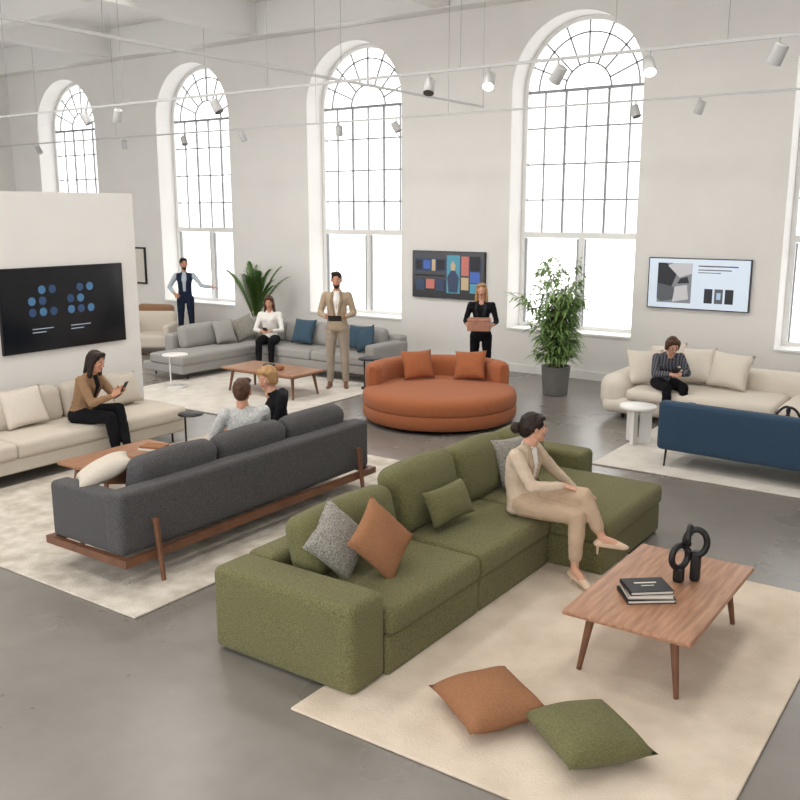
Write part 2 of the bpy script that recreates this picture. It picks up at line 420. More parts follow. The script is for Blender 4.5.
b=MB();b.lathe((-9.5,10.05,.401),[(0,0),(.07,0),(.1,.05),(.09,.06),(0,.03)],'black');b.rbox((-9.25,10.0,.432),(.14,.1,.06),'tan',.02);b.done('decor_bowl')
def ctable(name,x,y,z,m,z0=0):
    b=MB();b.lathe((x,y,0),[(0,z-.02),(.2,z-.02),(.205,z-.01),(.2,z),(0,z)],m,28);b.cyl((x-.13,y,z-.02),(x-.13,y,z0+.01),.012,m,n=8)
    b.lathe((x,y,z0),[(0,0),(.16,0),(.16,.015),(0,.015)],m,28);b.done(name)
ctable('side_table',-11.0,9.5,.55,'white',.018);ctable('side_table.001',-8.4,11.2,.5,'black',.018)
def armchair(name,x,y,rot,m):
    b=MB();b.T=TR((x,y,0),(0,0,rot))
    b.rb(-.4,.4,-.38,.4,.15,.4,m,.06,(0,0,.02));b.rb(-.42,.42,-.48,-.28,.15,.8,m,.09);b.rb(-.45,-.3,-.4,.38,.15,.6,m,.06);b.rb(.3,.45,-.4,.38,.15,.6,m,.06)
    for sx in(-.36,.36):
        for sy in(-.36,.34): b.cyl((sx,sy,.16),(sx*1.05,sy*1.05,0),.02,'wood2',n=8)
    b.done(name)
M['caramel']=mat('caramel_cloth',(150,114,86),.9,.08,60)
armchair('armchair',-14.2,11.7,215,'cream');armchair('armchair.001',-15.4,12.6,200,'caramel')

# ---------------------------------------------------------------- round rust sofa
b=MB();cx,cy=-6.42,10.1;R0=1.04
b.lathe((cx,cy,0),[(0,.0),(.9,.0),(.92,.05)],'black',48)
b.lathe((cx,cy,0),[(.9,.05),(1.0,.05),(1.03,.08),(R0,.14),(R0,.20),(1.03,.225),(1.018,.232),(1.03,.24),(R0,.265),(R0,.35),(1.02,.405),(.97,.435),(.85,.45),(.5,.46),(0,.462)],'orange',64)
prof=[(-.12,0),(-.125,.1),(-.125,.22),(-.11,.27),(-.07,.305),(0,.315),(.07,.305),(.11,.27),(.125,.22),(.125,.1),(.12,0)]
a0,a1=math.radians(48),math.radians(212);n=40;vs=[];fs=[];K=len(prof)
for i in range(n+1):
    a=a0+(a1-a0)*i/n
    e=min(1,min(i,n-i)/3);sc=math.sqrt(1-(1-e)**2) if e<1 else 1
    sc=.55+.45*sc if e>0 else .4
    for pr,pz in prof:
        r=.91+pr*sc;z=.42+pz*(.8+.2*sc)
        vs.append((cx+r*math.cos(a),cy+r*math.sin(a),z))
for i in range(n):
    for k in range(K-1): fs.append((i*K+k,(i+1)*K+k,(i+1)*K+k+1,i*K+k+1))
b.add(vs,fs,'orange');b.add(vs[:K],[tuple(range(K))],'orange');b.add(vs[-K:],[tuple(range(K))[::-1]],'orange')
b.done('round_rust_sofa')
pil('throw_pillow.020',(-6.93,10.33,.66),-35,66,0,.42,.46,.17,'orange')
pil('throw_pillow.021',(-6.3,10.7,.66),-78,66,5,.42,.46,.17,'orange')

# ---------------------------------------------------------------- right: ivory sofa, side table, blue sofa
b=MB();c='ivory'
b.rb(-4.65,-.6,11.4,12.55,.08,.3,c,.1)
b.rb(-4.3,-2.4,11.36,12.3,.28,.44,c,.07,(0,.01,.02));b.rb(-2.38,-.62,11.36,12.3,.28,.44,c,.07,(0,.01,.02))
b.rb(-4.6,-.6,12.25,12.6,.1,.7,c,.14)
b.rb(-4.72,-4.3,11.42,12.61,.1,.6,c,.18)
b.rb(-2.2,-.7,12.05,12.35,.4,.75,c,.12,(0,.02,.02))
for x in(-4.4,-1.0):
    for y in(11.6,12.4): b.cyl((x,y,.1),(x,y,0),.03,'black',n=8)
b.done('ivory_sofa')
pil('throw_pillow.022',(-4.2,11.85,.68),-55,64,0,.5,.5,.2,'ivory')
pil('throw_pillow.023',(-3.98,12.12,.74),-85,66,8,.5,.5,.2,'ivory')
pil('throw_pillow.024',(-3.15,12.08,.70),-95,66,-4,.5,.56,.22,'ivory')
pil('throw_pillow.025',(-3.6,12.14,.72),-88,66,3,.5,.5,.2,'ivory')
b=MB();x,y=-3.72,10.3
b.lathe((x,y,0),[(0,.44),(.21,.44),(.22,.45),(.22,.47),(.21,.48),(0,.48)],'white',36)
for a in(30,150,270):
    T=TR((x,y,0),(0,0,a));b.bx(.03,.17,-.02,.02,0.018,.44,'white',T)
b.done('round_side_table')
b=MB();c='blue'
b.T=TR((-2.02,9.8,0),(0,0,-4))
b.rb(-1.15,1.3,-.42,-.27,.2,.74,c,.05);b.rb(-1.145,-1.0,-.41,.42,.2,.6,c,.05);b.rb(1.15,1.295,-.41,.42,.2,.6,c,.05)
b.rb(-1.1,1.25,-.4,.42,.2,.32,c,.04);b.rb(-1.0,.07,-.28,.43,.3,.44,c,.05,(0,0,.02));b.rb(.08,1.15,-.28,.43,.3,.44,c,.05,(0,0,.02))
for x in(-1.05,1.2):
    b.cyl((x,-.36,.22),(x,-.4,.018),.014,'black',.01,8);b.cyl((x,.36,.22),(x,.4,.018),.014,'black',.01,8)
b.done('blue_sofa')
b=MB();b.lathe((-1.95,10.72,0),[(0,.36),(.4,.36),(.42,.375),(.42,.39),(.4,.4),(0,.4)],'white',40)
for a in(30,150,270):
    T=TR((-1.95,10.72,0),(0,0,a));b.bx(.1,.34,-.03,.03,.018,.36,'white',T)
b.done('round_coffee_table')
b=MB()
for k,(dx,rt) in enumerate(((-.06,35),(.06,-35))):
    T=TR((-2.1+dx,10.65,.401+.105),(0,rt,20));b.tube([T@V((.05*math.cos(a*math.pi/10),0,.1*math.sin(a*math.pi/10))) for a in range(20)],.016,'black',8,closed=True)
b.done('knot_sculpture.001')

# ---------------------------------------------------------------- plants
def leafquad(b,p,d,L,w,m,up=V((0,0,1)),droop=.25):
    d=d.normalized();s=d.cross(up)
    if s.length<.05:s=V((1,0,0))
    s.normalize();p=V(p)
    m1=p+d*L*.45;e=p+d*L+V((0,0,-droop*L));fold=V((0,0,.12*w))
    b.add([p,m1+s*w/2+fold,e,m1-s*w/2+fold,m1],[(0,1,4),(4,1,2),(0,4,3),(4,2,3)],m,None,True)
def potmesh(b,x,y,r,h,m='pot'):
    b.lathe((x,y,0),[(0,0),(r*.82,0),(r*.86,.02),(r,h-.02),(r,h),(r-.03,h),(r-.035,h-.05),(0,h-.05)],m,36)
    b.lathe((x,y,0),[(r-.04,h-.045),(0,h-.04)],'soil',24)
b=MB();px,py=-5.84,12.5;potmesh(b,px,py,.22,.45)
for k in range(11):
    a=k*2.4+random.random()*.5;rr=random.uniform(.02,.1);L=random.uniform(1.0,1.72);out=random.uniform(.1,.42)
    pts=[]
    for t in range(9):
        q=t/8;pts.append(V((px+math.cos(a)*(rr+out*q**1.8),py+math.sin(a)*(rr+out*q**1.8),.4+L*q)))
    b.tube(pts,[.011-.007*t/8 for t in range(9)],'stem',6)
    for t in range(2,9):
        for _ in range(5):
            a2=random.random()*6.28;bl=random.uniform(.12,.36)*(1-.3*t/8)
            p0=pts[t].lerp(pts[t-1],random.random());p1=p0+V((math.cos(a2)*bl,math.sin(a2)*bl,random.uniform(.0,.16)))
            b.tube([p0,p1],[.004,.002],'stem',4,caps=False)
            for _ in range(8):
                q=p0.lerp(p1,random.uniform(.3,1));a3=a2+random.uniform(-1.3,1.3)
                leafquad(b,q,V((math.cos(a3),math.sin(a3),random.uniform(-.5,.5))),random.uniform(.13,.25),random.uniform(.03,.048),'leaf')
b.done('potted_bamboo')
b=MB();px,py=-12.75,13.15;potmesh(b,px,py,.22,.42)
for k in range(30):
    a=k*2.4+random.uniform(-.3,.3);L=random.uniform(.9,1.3);el=random.uniform(.95,1.52)
    pts=[]
    for t in range(12):
        q=t/11;h=q*L*math.cos(el)*(1+.3*q);z=.5+.05*(k%3)+q*L*math.sin(el)*(1.15-.22*q*q)
        pts.append(V((px+math.cos(a)*h,py+math.sin(a)*h*.5,z)))
    b.tube(pts,[.01-.007*t/11 for t in range(12)],'stem',5)
    for t in range(3,12):
        d=(pts[t]-pts[t-1]).normalized();s=V((-math.sin(a),math.cos(a)*.6,0))
        for u in(0,.5):
            p=pts[t-1].lerp(pts[t],u);l=.26*math.sin(math.pi*min(1,(t+u-2)/10))+.08
            for sg in(-1,1): leafquad(b,p,d*.9+s*sg*.8+V((0,0,.1)),l,.032,'leaf2',droop=.3)
b.done('potted_palm')

# ---------------------------------------------------------------- screens
def E(n,c,e=1): return mat(n,c,.4,emit=e)
scr_dark=mat('screen_dark',(14,16,22),.12,emit=.25)
b=MB();X=-9.549
b.bx(X,X+.04,5.72,7.42,1.14,2.12,'bezel');b.bx(X+.04,X+.042,5.735,7.405,1.155,2.105,scr_dark)
cc=E('screen_blue',(64,104,140),.35);cc2=E('screen_blue_dark',(40,66,100),.3);cw=E('screen_text',(150,160,175),.4)
for gx in range(2):
    for r in range(3):
        for q in range(3):
            yy=6.12+gx*.52+q*.14;zz=1.86-r*.13
            if (r,q) in((1,2),(0,0)) : continue
            n=16;vs=[(X+.044,yy+.05*math.cos(2*math.pi*k/n),zz+.05*math.sin(2*math.pi*k/n)) for k in range(n)]
            b.add(vs,[tuple(range(n))],cc if (r+q+gx)%2 else cc2,None,False)
    for q in range(2): b.bx(X+.042,X+.0435,6.1+gx*.52,6.38+gx*.52-.1*q,1.40-.04*q,1.41-.04*q,cw)
b.done('wall_television')
def tvback(name,x0,x1,z0,z1,items,scr,polys=()):
    b=MB();y=YW-.06;b.bx(x0,x1,y,YW-.001,z0,z1,'bezel');b.bx(x0+.015,x1-.015,y-.002,y,z0+.015,z1-.015,scr)
    W=x1-x0;Hh=z1-z0
    for k,(u0,u1,v0,v1,m) in enumerate(items):
        b.bx(x0+u0*W,x0+u1*W,y-.004-.0004*k,y-.002,z0+v0*Hh,z0+v1*Hh,m)
    for k,(pts,m) in enumerate(polys):
        b.add([(x0+u*W,y-.014-.0006*k,z0+v*Hh) for u,v in pts],[tuple(range(len(pts)))],m,None,False)
    b.done(name)
t1=E('tile_teal',(70,130,150),.5);t2=E('tile_rose',(170,100,90),.5);t3=E('tile_slate',(44,58,84),.4);t4=E('tile_sand',(170,150,120),.5);t5=E('tile_blue',(60,90,160),.5);t6=E('tile_dark',(24,26,34),.3)
tvback('wall_television.001',-9.45,-7.92,1.21,2.06,
 [(.04,.96,.56,.84,t3),(.05,.14,.6,.8,t6),(.16,.26,.62,.8,t5),(.28,.33,.58,.82,t4),(.35,.46,.6,.82,t6),(.49,.67,.12,.92,t1),(.69,.79,.5,.9,t2),(.81,.94,.6,.9,t6),(.81,.94,.36,.58,t5),(.69,.79,.2,.46,t4),(.04,.46,.46,.5,t6),(.06,.18,.16,.4,t3),(.2,.32,.2,.4,t2),(.34,.46,.16,.4,t3),(.81,.94,.14,.34,t1)],scr_dark,
 [([(.52,.14),(.64,.14),(.66,.45),(.61,.6),(.55,.6),(.5,.45)],t3),([(.555,.6),(.605,.6),(.615,.72),(.58,.8),(.545,.72)],t4)])
sl=E('slide_white',(196,208,222),.5);sb=E('slide_blue',(150,176,200),.5);sg_=E('slide_grey',(84,88,94),.3);sd=E('slide_dark',(35,38,45),.2);sp=E('slide_pale',(190,190,194),.3);sm=E('slide_mid',(128,132,138),.3)
tvback('wall_television.002',-4.97,-3.42,1.28,2.06,[(.0101,.99,.019,.98,sl),(.1,.44,.12,.9,sm),(.5,.88,.84,.865,sg_),(.5,.82,.77,.79,sg_),(.5,.72,.72,.735,sg_),(.57,.65,.14,.42,sd),(.67,.75,.14,.42,sg_),(.77,.85,.14,.42,sd),(.69,.73,.22,.35,sb)],sl,
 [([(.1,.5),(.24,.42),(.3,.75),(.18,.9),(.1,.9)],sd),([(.2,.85),(.32,.62),(.44,.7),(.44,.9),(.26,.9)],sp),([(.14,.14),(.3,.2),(.26,.44),(.1,.5),(.1,.2)],sg_),([(.26,.14),(.42,.2),(.4,.48),(.28,.44)],sp),([(.3,.5),(.42,.52),(.4,.64),(.33,.6)],sd)])
b=MB();b.bx(-17.8,-16.98,YW-.04,YW-.001,1.1,1.95,'black');b.bx(-17.76,-17.02,YW-.045,YW-.04,1.14,1.91,'paper');b.done('framed_print')

# ---------------------------------------------------------------- track lighting
def track(name,p,q,heads,z,axis):
    b=MB();p=V(p);q=V(q)
    mn=V((min(p.x,q.x)-.013,min(p.y,q.y)-.013,z));mx=V((max(p.x,q.x)+.013,max(p.y,q.y)+.013,z+.028))
    b.bx(mn.x,mx.x,mn.y,mx.y,mn.z,mx.z,'rail')
    L=(q-p).length;n=max(2,int(L/2.6))
    for k in range(n+1):
        c=p.lerp(q,k/n);b.tube([(c.x,c.y,z+.03),(c.x,c.y,ZT-.01)],.004,'metal',5)
    for (h,dx,dy,on) in heads:
        c=V((h,p.y,z)) if axis=='x' else V((p.x,h,z))
        b.cyl(c,c+V((0,0,-.06)),.012,'spotb',n=8)
        d=V((dx,dy,-1)).normalized();o=c+V((0,0,-.13))
        b.tube([o-d*.085,o-d*.08,o+d*.08],[.045,.058,.062],'spotb',18)
        b.tube([o+d*.081,o+d*.083],[.055,.055],'lampon' if on else 'lens',18)
    b.done(name)
track('track_light_rail',(-16,8.44,0),(3,8.44,0),[(-11.4,.5,.3,0),(-10.7,-.6,.2,0),(-8.75,.6,.1,0),(-5.53,.2,-.5,0),(-4.8,.3,-.8,1),(-4.03,-.8,.3,0),(-3.12,.4,-.7,1),(-2.0,-.5,.3,0)],4.19,'x')
track('track_light_rail.001',(-21.5,12.6,0),(3,12.6,0),[(-18.8,.4,.2,0),(-15.8,-.3,.4,0),(-14.0,.5,-.2,0),(-12.4,.3,.3,0),(-10.1,-.2,.3,0),(-8.9,.6,.2,0),(-4.82,.4,-.2,0),(-3.93,-.4,.2,0)],4.25,'x')
track('track_light_rail.002',(-6.8,2.0,0),(-6.8,11.8,0),[],4.22,'y')
# added fill lamps with panel bodies, unseen overhead, to brighten the back
k=0
for x,y,en in((-15.3,5.4,90),(-10.9,2,55),(-10.9,5.5,85),(-10.9,8.9,105),(-6.4,2,40),(-6.4,5.5,55),(-6.4,8.9,75),(-2,2,40),(-2,5.5,45),(-2,8.9,62)):
    b=MB();b.bx(x-.62,x+.62,y-.62,y+.62,ZT-.06,ZT-.001,'white')
    o=b.done('fill_light_panel'+('' if k==0 else '.%03d'%k));k+=1
    ld=bpy.data.lights.new('fill_lamp','AREA');ld.shape='SQUARE';ld.size=1.2;ld.energy=en;ld.color=(1,.96,.9)
    lo=bpy.data.objects.new('fill_lamp',ld);COL.objects.link(lo);lo.parent=o;lo.location=(0,0,-.012)

# ---------------------------------------------------------------- people
bmi=bmesh.new();bmesh.ops.create_icosphere(bmi,subdivisions=2,radius=1);ICO=[v.co.copy() for v in bmi.verts];bmi.free()
def ell(c,r,Rm=None):
    if not isinstance(r,(tuple,list)): r=(r,r,r)
    out=[]
    for p in ICO:
        q=V((p.x*r[0],p.y*r[1],p.z*r[2]))
        if Rm is not None:q=Rm@q
        out.append(q+V(c))
    return out
def hull(*pts):
    bm=bmesh.new()
    for L in pts:
        for p in L: bm.verts.new(p)
    r=bmesh.ops.convex_hull(bm,input=list(bm.verts))
    bmesh.ops.delete(bm,geom=[g for g in set(r['geom_interior'])|set(r['geom_unused']) if isinstance(g,bmesh.types.BMVert) and g.is_valid],context='VERTS')
    bm.verts.index_update()
    vs=[v.co.copy() for v in bm.verts];fs=[tuple(v.index for v in f.verts) for f in bm.faces];bm.free();return vs,fs
class Blob:
    def __init__(s): s.parts=[]
    def h(s,label,*pts): s.parts.append((label,)+hull(*pts))
    def bake(s,MBo,mats,voxel,smooth=3,T=None,fac=.5,wr=0,soft=('top','bottom','sleeve','vest')):
        vs=[];fs=[];lab={}
        for l,v,f in s.parts:
            o=len(vs);vs+=v;fs+=[tuple(o+k for k in q) for q in f]
            L=lab.setdefault(l,([],[]));o=len(L[0]);L[0].extend(v);L[1].extend(tuple(o+k for k in q) for q in f)
        me=bpy.data.meshes.new('tmp');me.from_pydata(vs,[],fs);ob=bpy.data.objects.new('tmp',me);COL.objects.link(ob)
        r=ob.modifiers.new('r','REMESH');r.mode='VOXEL';r.voxel_size=voxel
        sm=ob.modifiers.new('s','SMOOTH');sm.factor=fac;sm.iterations=smooth
        dg=bpy.context.evaluated_depsgraph_get();dg.update()
        ev=ob.evaluated_get(dg);m2=ev.to_mesh()
        V2=[v.co.copy() for v in m2.vertices];N2=[v.normal.copy() for v in m2.vertices];F2=[tuple(p.vertices) for p in m2.polygons];C=[p.center.copy() for p in m2.polygons]
        ev.to_mesh_clear();bpy.data.objects.remove(ob);bpy.data.meshes.remove(me)
        keys=list(lab);trees=[BVHTree.FromPolygons(*lab[k]) for k in keys]
        ml=[];cl=set()
        for ci,c in enumerate(C):
            best=0;bd=9
            if len(keys)>1:
                for i,t in enumerate(trees):
                    d=t.find_nearest(c,.08)[3]
                    if d is not None and d<bd:bd=d;best=i
            ml.append(mats[keys[best]])
            if wr and keys[best] in soft: cl.update(F2[ci])
        for i in cl:
            p=V2[i];q=V((p.x*13,p.y*13,p.z*18));n=noise.noise(q);n=1-abs(n)*2.6
            V2[i]=p+N2[i]*(wr*(n*.7+.5*noise.noise(q*.5)))
        MBo.add(V2,F2,None,T,True,ml)
def frame(x,z):
    x=x.normalized();z=(z-x*z.dot(x)).normalized();y=z.cross(x);return Matrix((x,y,z)).transposed()
SIT=dict(pelvis=(0,0,.53),waist=(0,-.02,.67),chest=(0,-.02,.85),neck=(0,-.02,1.03),head=(0,.02,1.17),
 shR=(.165,-.02,.96),shL=(-.165,-.02,.96),elR=(.24,.05,.70),elL=(-.24,.05,.70),wrR=(.12,.27,.66),wrL=(-.12,.27,.66),
 hipR=(.09,.0,.52),hipL=(-.09,.0,.52),knR=(.11,.43,.53),knL=(-.11,.43,.53),anR=(.11,.46,.1),anL=(-.11,.46,.1))
STA=dict(pelvis=(0,0,.96),waist=(0,0,1.1),chest=(0,0,1.29),neck=(0,-.01,1.49),head=(0,.015,1.655),
 shR=(.175,-.01,1.43),shL=(-.175,-.01,1.43),elR=(.23,-.04,1.15),elL=(-.23,-.04,1.15),wrR=(.23,.05,.9),wrL=(-.23,.05,.9),
 hipR=(.09,0,.93),hipL=(-.09,0,.93),knR=(.11,.01,.5),knL=(-.11,.01,.5),anR=(.12,-.02,.09),anL=(-.12,-.02,.09))
SKIN=mat('skin',(200,146,118),.55,.04,20);SKIN2=mat('skin_fair',(212,162,136),.55,.04,20)
LIP=plain('lips',(166,88,82),.5);EYEW=plain('eye_white',(225,222,218),.3);EYED=plain('eye_iris',(50,34,24),.2)
BLK=plain('shoe_black',(24,22,22),.4)
def hand(MBo,w,d,n,side,skin,curl=30,sc=1.0,spread=1.0):
    B=Blob();d=d.normalized();n=(n-d*n.dot(d)).normalized();s=d.cross(n)*(1 if side=='R' else -1)
    F=Matrix((s,d,n)).transposed()
    def P(a,b_,c): return w+(s*a+d*b_+n*c)*sc
    B.h('s',ell(P(0,-.03,0),(.024*sc,.024*sc,.02*sc),F),ell(P(0,.02,0),(.03*sc,.02*sc,.016*sc),F))
    B.h('s',ell(P(0,.015,0),(.03*sc,.02*sc,.015*sc),F),ell(P(.002,.08,0),(.037*sc,.016*sc,.012*sc),F))
    for off,L,k in((.029,.072,1.0),(.010,.082,1.05),(-.010,.076,1.12),(-.028,.058,1.2)):
        p=P(off,.082,0);a=math.radians(curl*.45*k);fan=off*2.2*spread;r=.0095
        for j,fr in enumerate((.42,.33,.25)):
            dd=(d*math.cos(a)+n*math.sin(a)+s*fan).normalized();q=p+dd*L*fr*sc
            B.h('s',ell(p,r*sc),ell(q,(r-.0012)*sc));p=q;r-=.0011;a+=math.radians(curl*k)
    p=P(.022,.02,.004);a=.75
    for j,(L,r) in enumerate(((.045,.014),(.032,.011),(.026,.0095))):
        dd=(s*math.cos(a)*.9+d*math.sin(a)+n*.35*(1+j*.6)).normalized();q=p+dd*L*sc
        B.h('s',ell(p,r*sc),ell(q,(r-.0015)*sc));p=q;a+=.3
    B.bake(MBo,{'s':skin},.0042*sc,2)
def head(MBo,c,Rm,skin,hairm,style,sc=1.0,male=False,beard=False,glasses=False,hairm2=None):
    B=Blob();E3=lambda x,y,z,r:ell((x,y,z),r)
    B.h('skin',E3(0,-.012,.03,(.074,.092,.088)))
    B.h('skin',E3(0,.02,.0,(.066,.068,.07)),E3(0,.03,-.05,(.052,.05,.045)))
    B.h('skin',E3(0,.025,-.04,(.058 if male else .053,.05,.045)),E3(0,.062,-.088,(.026 if male else .019,.022,.02)))
    B.h('skin',E3(0,.086,.012,(.008,.008,.012)),E3(0,.101,-.022,(.014,.013,.010)))
    B.h('skin',E3(.034,.062,-.015,(.02,.018,.018)));B.h('skin',E3(-.034,.062,-.015,(.02,.018,.018)))
    B.h('lip',E3(-.012,.083,-.054,(.012,.009,.007)),E3(.012,.083,-.054,(.012,.009,.007)))
    for sx in(-1,1): B.h('skin',E3(sx*.075,-.002,.006,(.012,.02,.024)),E3(sx*.07,.002,-.02,(.009,.012,.012)))
    B.h('skin',E3(0,-.02,-.02,(.05,.055,.04)),E3(0,-.04,-.13,(.047,.05,.03)))
    if beard: 
        B.h('hair',E3(0,.03,-.062,(.058,.05,.03)),E3(0,.066,-.092,(.028,.023,.022)))
    h='hair'
    B.h(h,E3(0,-.026,.046,(.084,.1,.091)))
    if style=='short':
        B.h(h,E3(0,-.05,.02,(.08,.072,.07)),E3(0,-.06,-.03,(.062,.05,.04)))
        B.h(h,E3(-.03,.045,.1,(.035,.035,.03)),E3(.04,.03,.105,(.04,.04,.03)))
    elif style=='bun':
        B.h(h,E3(0,-.05,.02,(.083,.076,.07)),E3(0,-.075,-.035,(.062,.048,.045)))
        B.h(h,E3(0,-.15,.0,(.05,.044,.05)));B.h(h,E3(.035,.04,.09,(.045,.04,.022)));B.h(h,E3(-.035,.04,.09,(.045,.04,.022)))
        for sx in(-1,1): B.h(h,E3(sx*.07,.02,.05,(.016,.04,.04)),E3(sx*.07,-.03,.01,(.018,.034,.034)))
    elif style in('long','curly'):
        x=.02 if style=='curly' else 0
        B.h(h,E3(0,-.05,.03,(.09+x,.08,.08)),E3(0,-.075,-.14,(.085+x,.045+x,.07)))
        for sx in(-1,1):
            B.h(h,E3(sx*.07,.005,.05,(.022,.05,.05)),E3(sx*.082,-.01,-.03,(.02+x*.5,.035,.03)))
            B.h(h,E3(sx*.082,-.01,-.03,(.02+x*.5,.035,.03)),E3(sx*(.085+x),.01,-.15,(.028,.035,.04)))
        B.h(h,E3(-.02,.045,.1,(.045,.035,.028)),E3(.05,.02,.09,(.035,.05,.035)))
    elif style=='bob':
        B.h(h,E3(0,-.05,.03,(.09,.082,.085)),E3(0,-.06,-.05,(.08,.06,.045)))
        for sx in(-1,1): B.h(h,E3(sx*.07,.01,.055,(.024,.05,.045)),E3(sx*.08,-.012,-.03,(.02,.035,.03)))
        B.h(h,E3(-.035,.05,.085,(.04,.032,.03)),E3(.035,.05,.09,(.045,.032,.03)))
    T=Matrix.Translation(c)@(Rm.to_4x4())@Matrix.Scale(sc,4)
    B.bake(MBo,{'skin':skin,'hair':hairm,'lip':LIP},.0055,2,T)
    old=MBo.T;MBo.T=old@T
    for sx in(-1,1):
        vs,fs=hull(E3(sx*.031,.073,.004,(.0135,.0085,.0075)));MBo.add(vs,fs,EYEW)
        vs,fs=hull(E3(sx*.031,.0795,.004,(.0062,.004,.0062)));MBo.add(vs,fs,EYED)
        vs,fs=hull(E3(sx*.018,.084,.026,(.004,.004,.003)),E3(sx*.045,.075,.027,(.004,.004,.0025)));MBo.add(vs,fs,hairm if not hairm2 else hairm2)
        if glasses:
            MBo.tube([(sx*.033+.022*math.cos(a*math.pi/8),.093,.003+.018*math.sin(a*math.pi/8)) for a in range(16)],.002,'black',5,closed=True)
            MBo.tube([(sx*.055,.093,.005),(sx*.08,.0,.01)],.002,'black',5)
    MBo.T=old
def figure(name,pos,fwd,base,J,mats,hair='short',hyaw=0,hpitch=0,hroll=0,female=False,beard=False,glasses=False,heel=0,scale=1.0,
           jacket=False,pant=1.0,skin=None,hands={},curl=30,short_pant=False,inner=False,vest=False,extra=None,voxel=.011,loose=1.0):
    skin=skin or SKIN
    j={k:V(v) for k,v in base.items()};j.update({k:V(v) for k,v in J.items()})
    th=math.atan2(-fwd[0],fwd[1])
    MBo=MB();MBo.T=Matrix.Translation(V(pos))@Matrix.Rotation(th,4,'Z')@Matrix.Scale(scale,4)
    up=(j['neck']-j['pelvis']).normalized()
    FS=frame(j['shR']-j['shL'],j['neck']-j['chest']);FP=frame(j['hipR']-j['hipL'],j['waist']-j['pelvis']);FW=frame((j['shR']-j['shL'])+(j['hipR']-j['hipL'])*1.5,j['chest']-j['waist'])
    B=Blob();w=.93 if female else 1.0;k=loose
    pel=lambda e=0:ell(j['pelvis'],(.165+e,.118+e,.11+e),FP)
    B.h('bottom',pel())
    wst=ell(j['waist'],((.118 if female else .14)*k,.095*k,.08),FW)
    B.h('top' if not vest else 'vest',pel(.006 if jacket or loose>1 else -.012),wst)
    if jacket: 
        lo=j['pelvis']-up*.04
        B.h('top',ell(j['pelvis'],(.176,.13,.11),FP),ell(lo,(.184,.136,.06),FP))
    che=ell(j['chest'],(.15*w*k,.108*k,.12),FS)
    tl='vest' if vest else 'top'
    B.h(tl,wst,che)
    sR=j['shR'];sL=j['shL'];mid=(sR+sL)/2
    B.h(tl,che,ell(sR*.8+mid*.2,(.05,.058,.05),FS),ell(sL*.8+mid*.2,(.05,.058,.05),FS))
    B.h(tl,ell(sR*.75+mid*.25,.045),ell(sL*.75+mid*.25,.045),ell(j['neck']-up*.01,(.058,.055,.02),FS))
    fy=FS.col[1]
    if female:
        for sx in(-1,1): B.h(tl,ell(j['chest']+fy*.07+FS.col[0]*sx*.066+up*.0,(.062,.055,.062),FS))
    B.h('skin',ell(j['neck']-up*.02,(.052,.052,.03)),ell(j['head']-V((0,0,.075)),(.05,.052,.04)))
    if inner:
        f0=.082+(.022 if female else 0)
        B.h('inner',ell(j['neck']+fy*.05-up*.02,(.035,.02,.02),FS),ell(j['chest']+fy*f0+up*.05,(.05,.036,.05),FS),ell(j['waist']+fy*.085+up*.03,(.03,.022,.04),FS))
        B.h('collar' if 'collar' in mats else 'inner',ell(j['neck']+up*.005,(.06,.06,.014),FS))
    else:
        B.h('skin',ell(j['neck']+fy*.045-up*.025,(.035,.03,.03),FS))
    if jacket:
        f0=.088+(.03 if female else 0)
        for sx in(-1,1):
            xx=FS.col[0]*sx
            B.h('lapel',ell(j['neck']+xx*.055+fy*.0+up*.012,(.016,.03,.016),FS),ell(j['chest']+xx*.075+fy*f0+up*.06,(.026,.034,.03),FS))
            B.h('lapel',ell(j['chest']+xx*.075+fy*f0+up*.06,(.026,.034,.03),FS),ell(j['waist']+xx*.02+fy*.1+up*.0,(.012,.018,.02),FS))
    for S in('R','L'):
        sh,el,wr=j['sh'+S],j['el'+S],j['wr'+S];fd=(wr-el).normalized()
        B.h('top' if not vest else 'sleeve',ell(sh,.057*k*w),ell(el,.044*k*w))
        cuff=wr-fd*.035
        B.h('top' if not vest else 'sleeve',ell(el,.044*k*w),ell(cuff,.034*k*w))
        B.h('skin',ell(cuff,.026),ell(wr,.024))
        hp,kn,an=j['hip'+S],j['kn'+S],j['an'+S]
        B.h('bottom',ell(hp,(.092*pant,.1*pant,.09*pant)),ell(kn,.062*pant))
        sd=(an-kn).normalized();ca=kn+(an-kn)*.35;hem=an-sd*(.10 if short_pant else .03)
        B.h('bottom',ell(kn,.06*pant),ell(ca,.058*pant));B.h('bottom',ell(ca,.058*pant),ell(hem,.046*pant))
        B.h('skin',ell(hem,.034),ell(an,.031))
        toe=j.get('toe'+S)
        if toe is None: toe=an+V((.02 if S=='R' else -.02,.165,-.062))
        fdir=(toe-an).normalized();fh=V((fdir.x,fdir.y,0)).normalized()
        fx=fh.cross(V((0,0,1)));FF=Matrix((fx,fh,V((0,0,1)))).transposed()
        hl=an-fh*.035+V((0,0,-.052 if not heel else -.035))
        l2='skin' if heel else 'shoe'
        B.h('shoe',ell(an-fh*.012+V((0,0,-.02)),.032),ell(hl,(.034,.034,.03)))
        B.h('shoe',ell(hl,(.035,.037,.026),FF),ell(toe,(.04 if not heel else .032,.048,.022),FF))
        B.h(l2,ell(an,.034),ell(an.lerp(toe,.5)+V((0,0,.012)),(.034,.04,.022),FF))
        if heel:
            B.h('shoe',ell(an.lerp(toe,.72)+V((0,0,.004)),(.036,.04,.026),FF),ell(toe,(.034,.05,.022),FF))
            MBo.cyl(hl+V((0,0,-.01)),hl+V((0,0,-heel-.01)),.013,mats['shoe'],.007,8)
    mm={'skin':skin,'shoe':BLK};mm.update(mats)
    if 'inner' not in mm: mm['inner']=mm['top']
